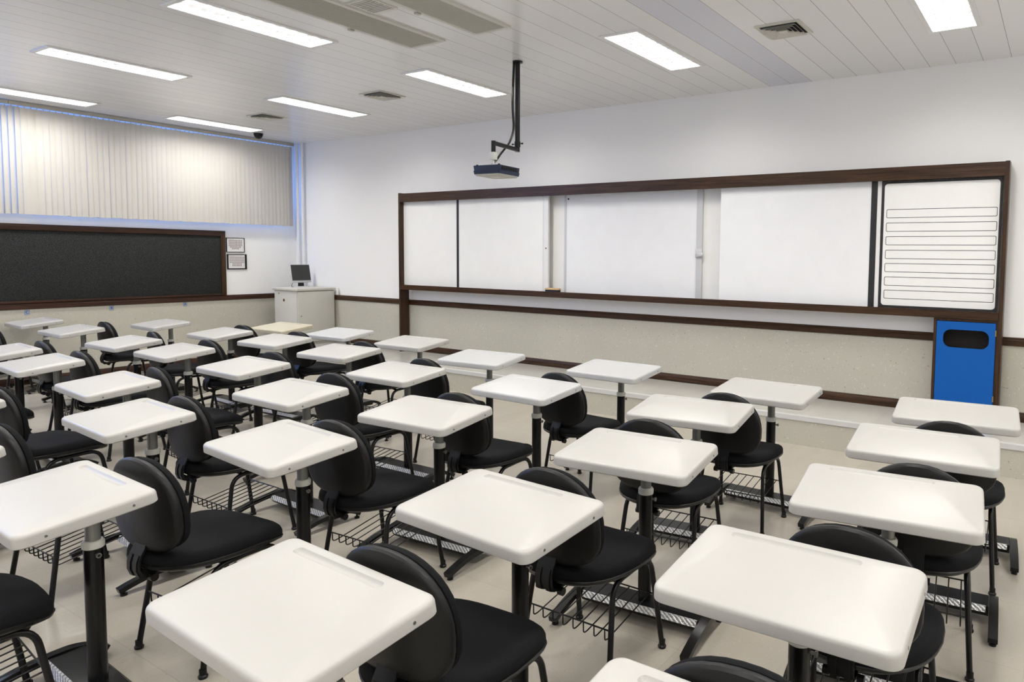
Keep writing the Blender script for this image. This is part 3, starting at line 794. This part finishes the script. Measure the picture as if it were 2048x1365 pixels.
def make_chair(label):
    t = thing('student_chair', label, 'chair', (0, 0, 0), 0, 'black student chairs with book baskets')
    b = BM(); loft(b, [seat_ring(.955, .436), seat_ring(.995, .438), seat_ring(1.008, .448), seat_ring(1.004, .462), seat_ring(.980, .475), seat_ring(.93, .484), seat_ring(.82, .489), seat_ring(.5, .490), seat_ring(.15, .490)]); obj('seat_cushion', b, M['fabric'], t)
    b = BM(); loft(b, [seat_ring(.60, .414), seat_ring(.93, .418), seat_ring(1.005, .430), seat_ring(1.018, .440), seat_ring(1.005, .443), seat_ring(.94, .4355)]); obj('seat_shell', b, M['black'], t)
    b = BM(); loft(b, [back_ring(.90, .016), back_ring(.985, .012), back_ring(1.012, .003), back_ring(1.012, -.008), back_ring(.985, -.015), back_ring(.93, -.018), back_ring(.6, -.023), back_ring(.2, -.025)]); obj('backrest_shell', b, M['shell'], t)
    b = BM(); loft(b, [back_ring(.93, .014), back_ring(.980, .018), back_ring(.992, .028), back_ring(.970, .040), back_ring(.90, .049), back_ring(.75, .053), back_ring(.45, .053), back_ring(.15, .053)]); obj('backrest_pad', b, M['fabric'], t)
    b = BM()
    path = [(.02, .412), (-.12, .404), (-.20, .396), (-.243, .394), (-.266, .404), (-.2745, .426), (-.2735, .452), (-.264, .478), (-.250, .502), (-.242, .53), (-.240, .56)]
    ribbon(b, path, -.038, .038, .008)
    path2 = [(-.16, .3965), (-.20, .391), (-.245, .389), (-.270, .400), (-.2795, .426), (-.278, .454), (-.268, .480)]
    ribbon(b, path2, -.030, -.010, .006); ribbon(b, path2, .010, .030, .006)
    sp_ = obj('back_support', b, M['black'], t)
    for x in (-1, 1):
        b = BM(); cyl(b, (x * .040, -.232, .390), (x * .060, -.232, .390), .015, 12)
        obj('pivot_bolt', b, M['steel_black'], sp_)
    for sx in (-1, 1):
        # one continuous bent tube per side, cut mid rail: front leg and rear leg
        fp = fillet([(sx * .212, .243, .012), (sx * .186, .180, .402), (sx * .186, .045, .402)], .075, 7)
        rp = fillet([(sx * .212, -.155, .012), (sx * .186, -.095, .395), (sx * .186, .045, .402)], .075, 7)
        for pth, fx, fy in ((fp, .212, .243), (rp, .212, -.155)):
            b = BM(); tube(b, pth, .0112, 10); lg = obj('leg', b, M['steel_black'], t)
            b = BM(); loft(b, [[(sx * fx + r * math.cos(a), fy + r * math.sin(a), z) for a in [2 * PI * q / 12 for q in range(12)]] for r, z in ((.016, 0), (.0175, .004), (.0175, .010), (.0135, .014), (.0135, .034))]); obj('foot_cap', b, M['black'], lg)
    for y in (-.045, .125):
        b = BM(); tube(b, fillet([(-.184, y, .400), (-.12, y, .411), (.12, y, .411), (.184, y, .400)], .05, 4), .0095, 8); obj('cross_bar', b, M['steel_black'], t)
    b = BM()   # wire book basket
    zf, zr = .238, .232
    xf = .197; xr = .197
    tube(b, [(-xf, .207, zf), (xf, .207, zf)], .0032, 6); tube(b, [(-xr, -.124, zr), (xr, -.124, zr)], .0032, 6)
    for k in range(8):
        x = -.171 + k * .0489
        tube(b, fillet([(x, .208, zf), (x, -.105, .186), (x, -.124, .190), (x, -.125, zr)], .02, 3), .0028, 6)
    obj('book_basket', b, M['steel_black'], t)
    return t

# ------------------------------------------------------------------ seating plan
ORD = ['first', 'second', 'third', 'fourth', 'fifth']
FILES = {
    9: 'in line with the blue bin',
    8: 'in next file left of blue bin',
    7: 'in line with the projection panel',
    6: 'in file left of projection panel',
    5: "facing the whiteboard's left end",
    4: 'right of the corner cabinet',
    3: 'facing the corner cabinet',
    2: 'in second file from pinboard',
    1: 'against the pinboard wall'}
# file, place from the front, x, y, yaw, colour of the top, chair offset (dx, dy, dyaw) or None
PLAN = [
    (9, 1, 9.965, -2.570, .077, 'w', (0.005, 0.032, -0.042)), (9, 2, 9.928, -3.389, .066, 'w', (0.019, 0.004, 0.037)), (9, 3, 9.934, -4.199, .103, 'w', (-0.04, 0.043, -0.075)),
    (9, 4, 9.860, -5.028, .014, 'w', (0.05, 0.045, 0.08)), (9, 5, 9.990, -5.790, 0, 'w', None),
    (8, 1, 8.868, -2.562, -.029, 'w', (-0.049, 0.051, 0.051)), (8, 2, 8.728, -3.344, .098, 'w', (0.01, 0.01, -0.047)), (8, 3, 8.903, -4.216, .073, 'w', (-0.053, 0.015, -0.082)),
    (8, 4, 8.865, -5.043, -.064, 'w', (0.085, 0.060, 0.109)), (8, 5, 8.891, -5.807, -.042, 'w', None),
    (7, 1, 7.635, -2.429, -.018, 'c', (0.015, -0.095, -0.058)), (7, 2, 7.566, -3.352, -.040, 'c', (0.015, -0.040, 0.08)), (7, 3, 7.589, -4.206, .048, 'w', (-0.029, 0.025, 0.007)),
    (7, 4, 7.533, -4.989, -.088, 'w', (-0.005, 0.024, 0.17)), (7, 5, 7.543, -5.804, -.038, 'w', (-0.070, 0.055, -0.05)),
    (6, 1, 6.450, -2.579, .067, 'c', (-0.027, -0.025, -0.09)), (6, 2, 6.453, -3.445, .009, 'w', (-0.001, 0.06, 0.051)), (6, 3, 6.520, -4.290, -.019, 'w', (-0.041, -0.007, 0.02)),
    (6, 4, 6.453, -5.124, -.066, 'w', (0.005, 0.062, 0.094)), (6, 5, 6.480, -5.900, 0, 'w', None),
    (5, 1, 5.221, -2.227, .036, 'w', (0.009, 0.012, 0.011)), (5, 2, 5.239, -3.028, .047, 'w', (-0.011, -0.019, -0.008)), (5, 3, 5.354, -3.915, -.036, 'w', (0.028, -0.007, -0.067)),
    (5, 4, 5.368, -4.785, -.082, 'w', (-0.01, 0.031, 0.17)), (5, 5, 5.350, -5.560, 0, 'w', None),
    (4, 1, 4.060, -2.164, .035, 'c', (0.022, 0.061, 0.027)), (4, 2, 4.106, -2.906, .021, 'w', (-0.004, -0.042, -0.031)), (4, 3, 4.139, -3.811, -.050, 'w', (-0.04, -0.074, 0.043)), (4, 4, 4.055, -4.698, -.070, 'w', (0, 0.01, 0.03)),
    (3, 1, 3.049, -2.179, .020, 'y', (0.054, 0.093, 0.034)), (3, 2, 3.124, -2.895, -.065, 'w', (0.031, -0.039, -0.102)), (3, 3, 3.186, -3.790, -.002, 'w', (-0.027, -0.017, -0.03)), (3, 4, 3.097, -4.632, -.071, 'w', (0, 0.01, 0)),
    (2, 1, 1.691, -2.795, -.043, 'w', (0.027, 0.014, 0.007)), (2, 2, 1.689, -3.649, -.019, 'w', (-0.012, -0.042, -0.089)),
    (1, 1, 0.420, -3.548, -.050, 'w', (0, 0, 0)),
]
desk0 = chair0 = None
TOPN = {'w': 'off-white', 'c': 'bright white', 'y': 'cream-yellow'}
TOPM = {'w': 'top_white', 'c': 'top_cool', 'y': 'top_cream'}
for fl, pl, x, y, yaw, colr, ch in PLAN:
    alone = (fl == 1)
    where = 'against the pinboard wall under the C tag' if alone else '%s, %s from platform' % (FILES[fl], ORD[pl - 1])
    lab = '%s desk %s' % (TOPN[colr], where)
    if desk0 is None:
        desk0 = d = make_desk(lab); d.location = (x, y, 0); d.rotation_euler = (0, 0, yaw)
    else: d = dup(desk0, (x, y, 0), yaw, lab)
    if colr != 'w':
        top = [c for c in d.children if c.name.startswith('desktop')][0]
        top.data = top.data.copy(); top.data.materials.clear(); top.data.materials.append(M[TOPM[colr]])
    if ch is None: continue
    dx, dy, da = ch
    c_, s_ = math.cos(yaw), math.sin(yaw)
    ox, oy = dx, -.329 + dy
    loc = (x + c_ * ox - s_ * oy, y + s_ * ox + c_ * oy, 0)
    lab = 'black basket chair at desk %s' % where
    if chair0 is None:
        chair0 = k = make_chair(lab); k.location = loc; k.rotation_euler = (0, 0, yaw + da)
    else: dup(chair0, loc, yaw + da, lab)

# ------------------------------------------------------------------ daylight and exposure
w = bpy.data.worlds.new('evening_sky'); SC.world = w; w.use_nodes = True
bg = w.node_tree.nodes['Background']; bg.inputs['Color'].default_value = (.16, .36, 1.0, 1); bg.inputs['Strength'].default_value = 6.5
vs = SC.view_settings
SC.display_settings.display_device = 'sRGB'
vs.view_transform = 'Standard'; vs.look = 'None'; vs.exposure = .25; vs.gamma = 1; vs.use_curve_mapping = False
SC.cycles.use_denoising = True
SC.cycles.max_bounces = 8; SC.cycles.diffuse_bounces = 5; SC.cycles.glossy_bounces = 4
SC.cycles.sample_clamp_indirect = 8
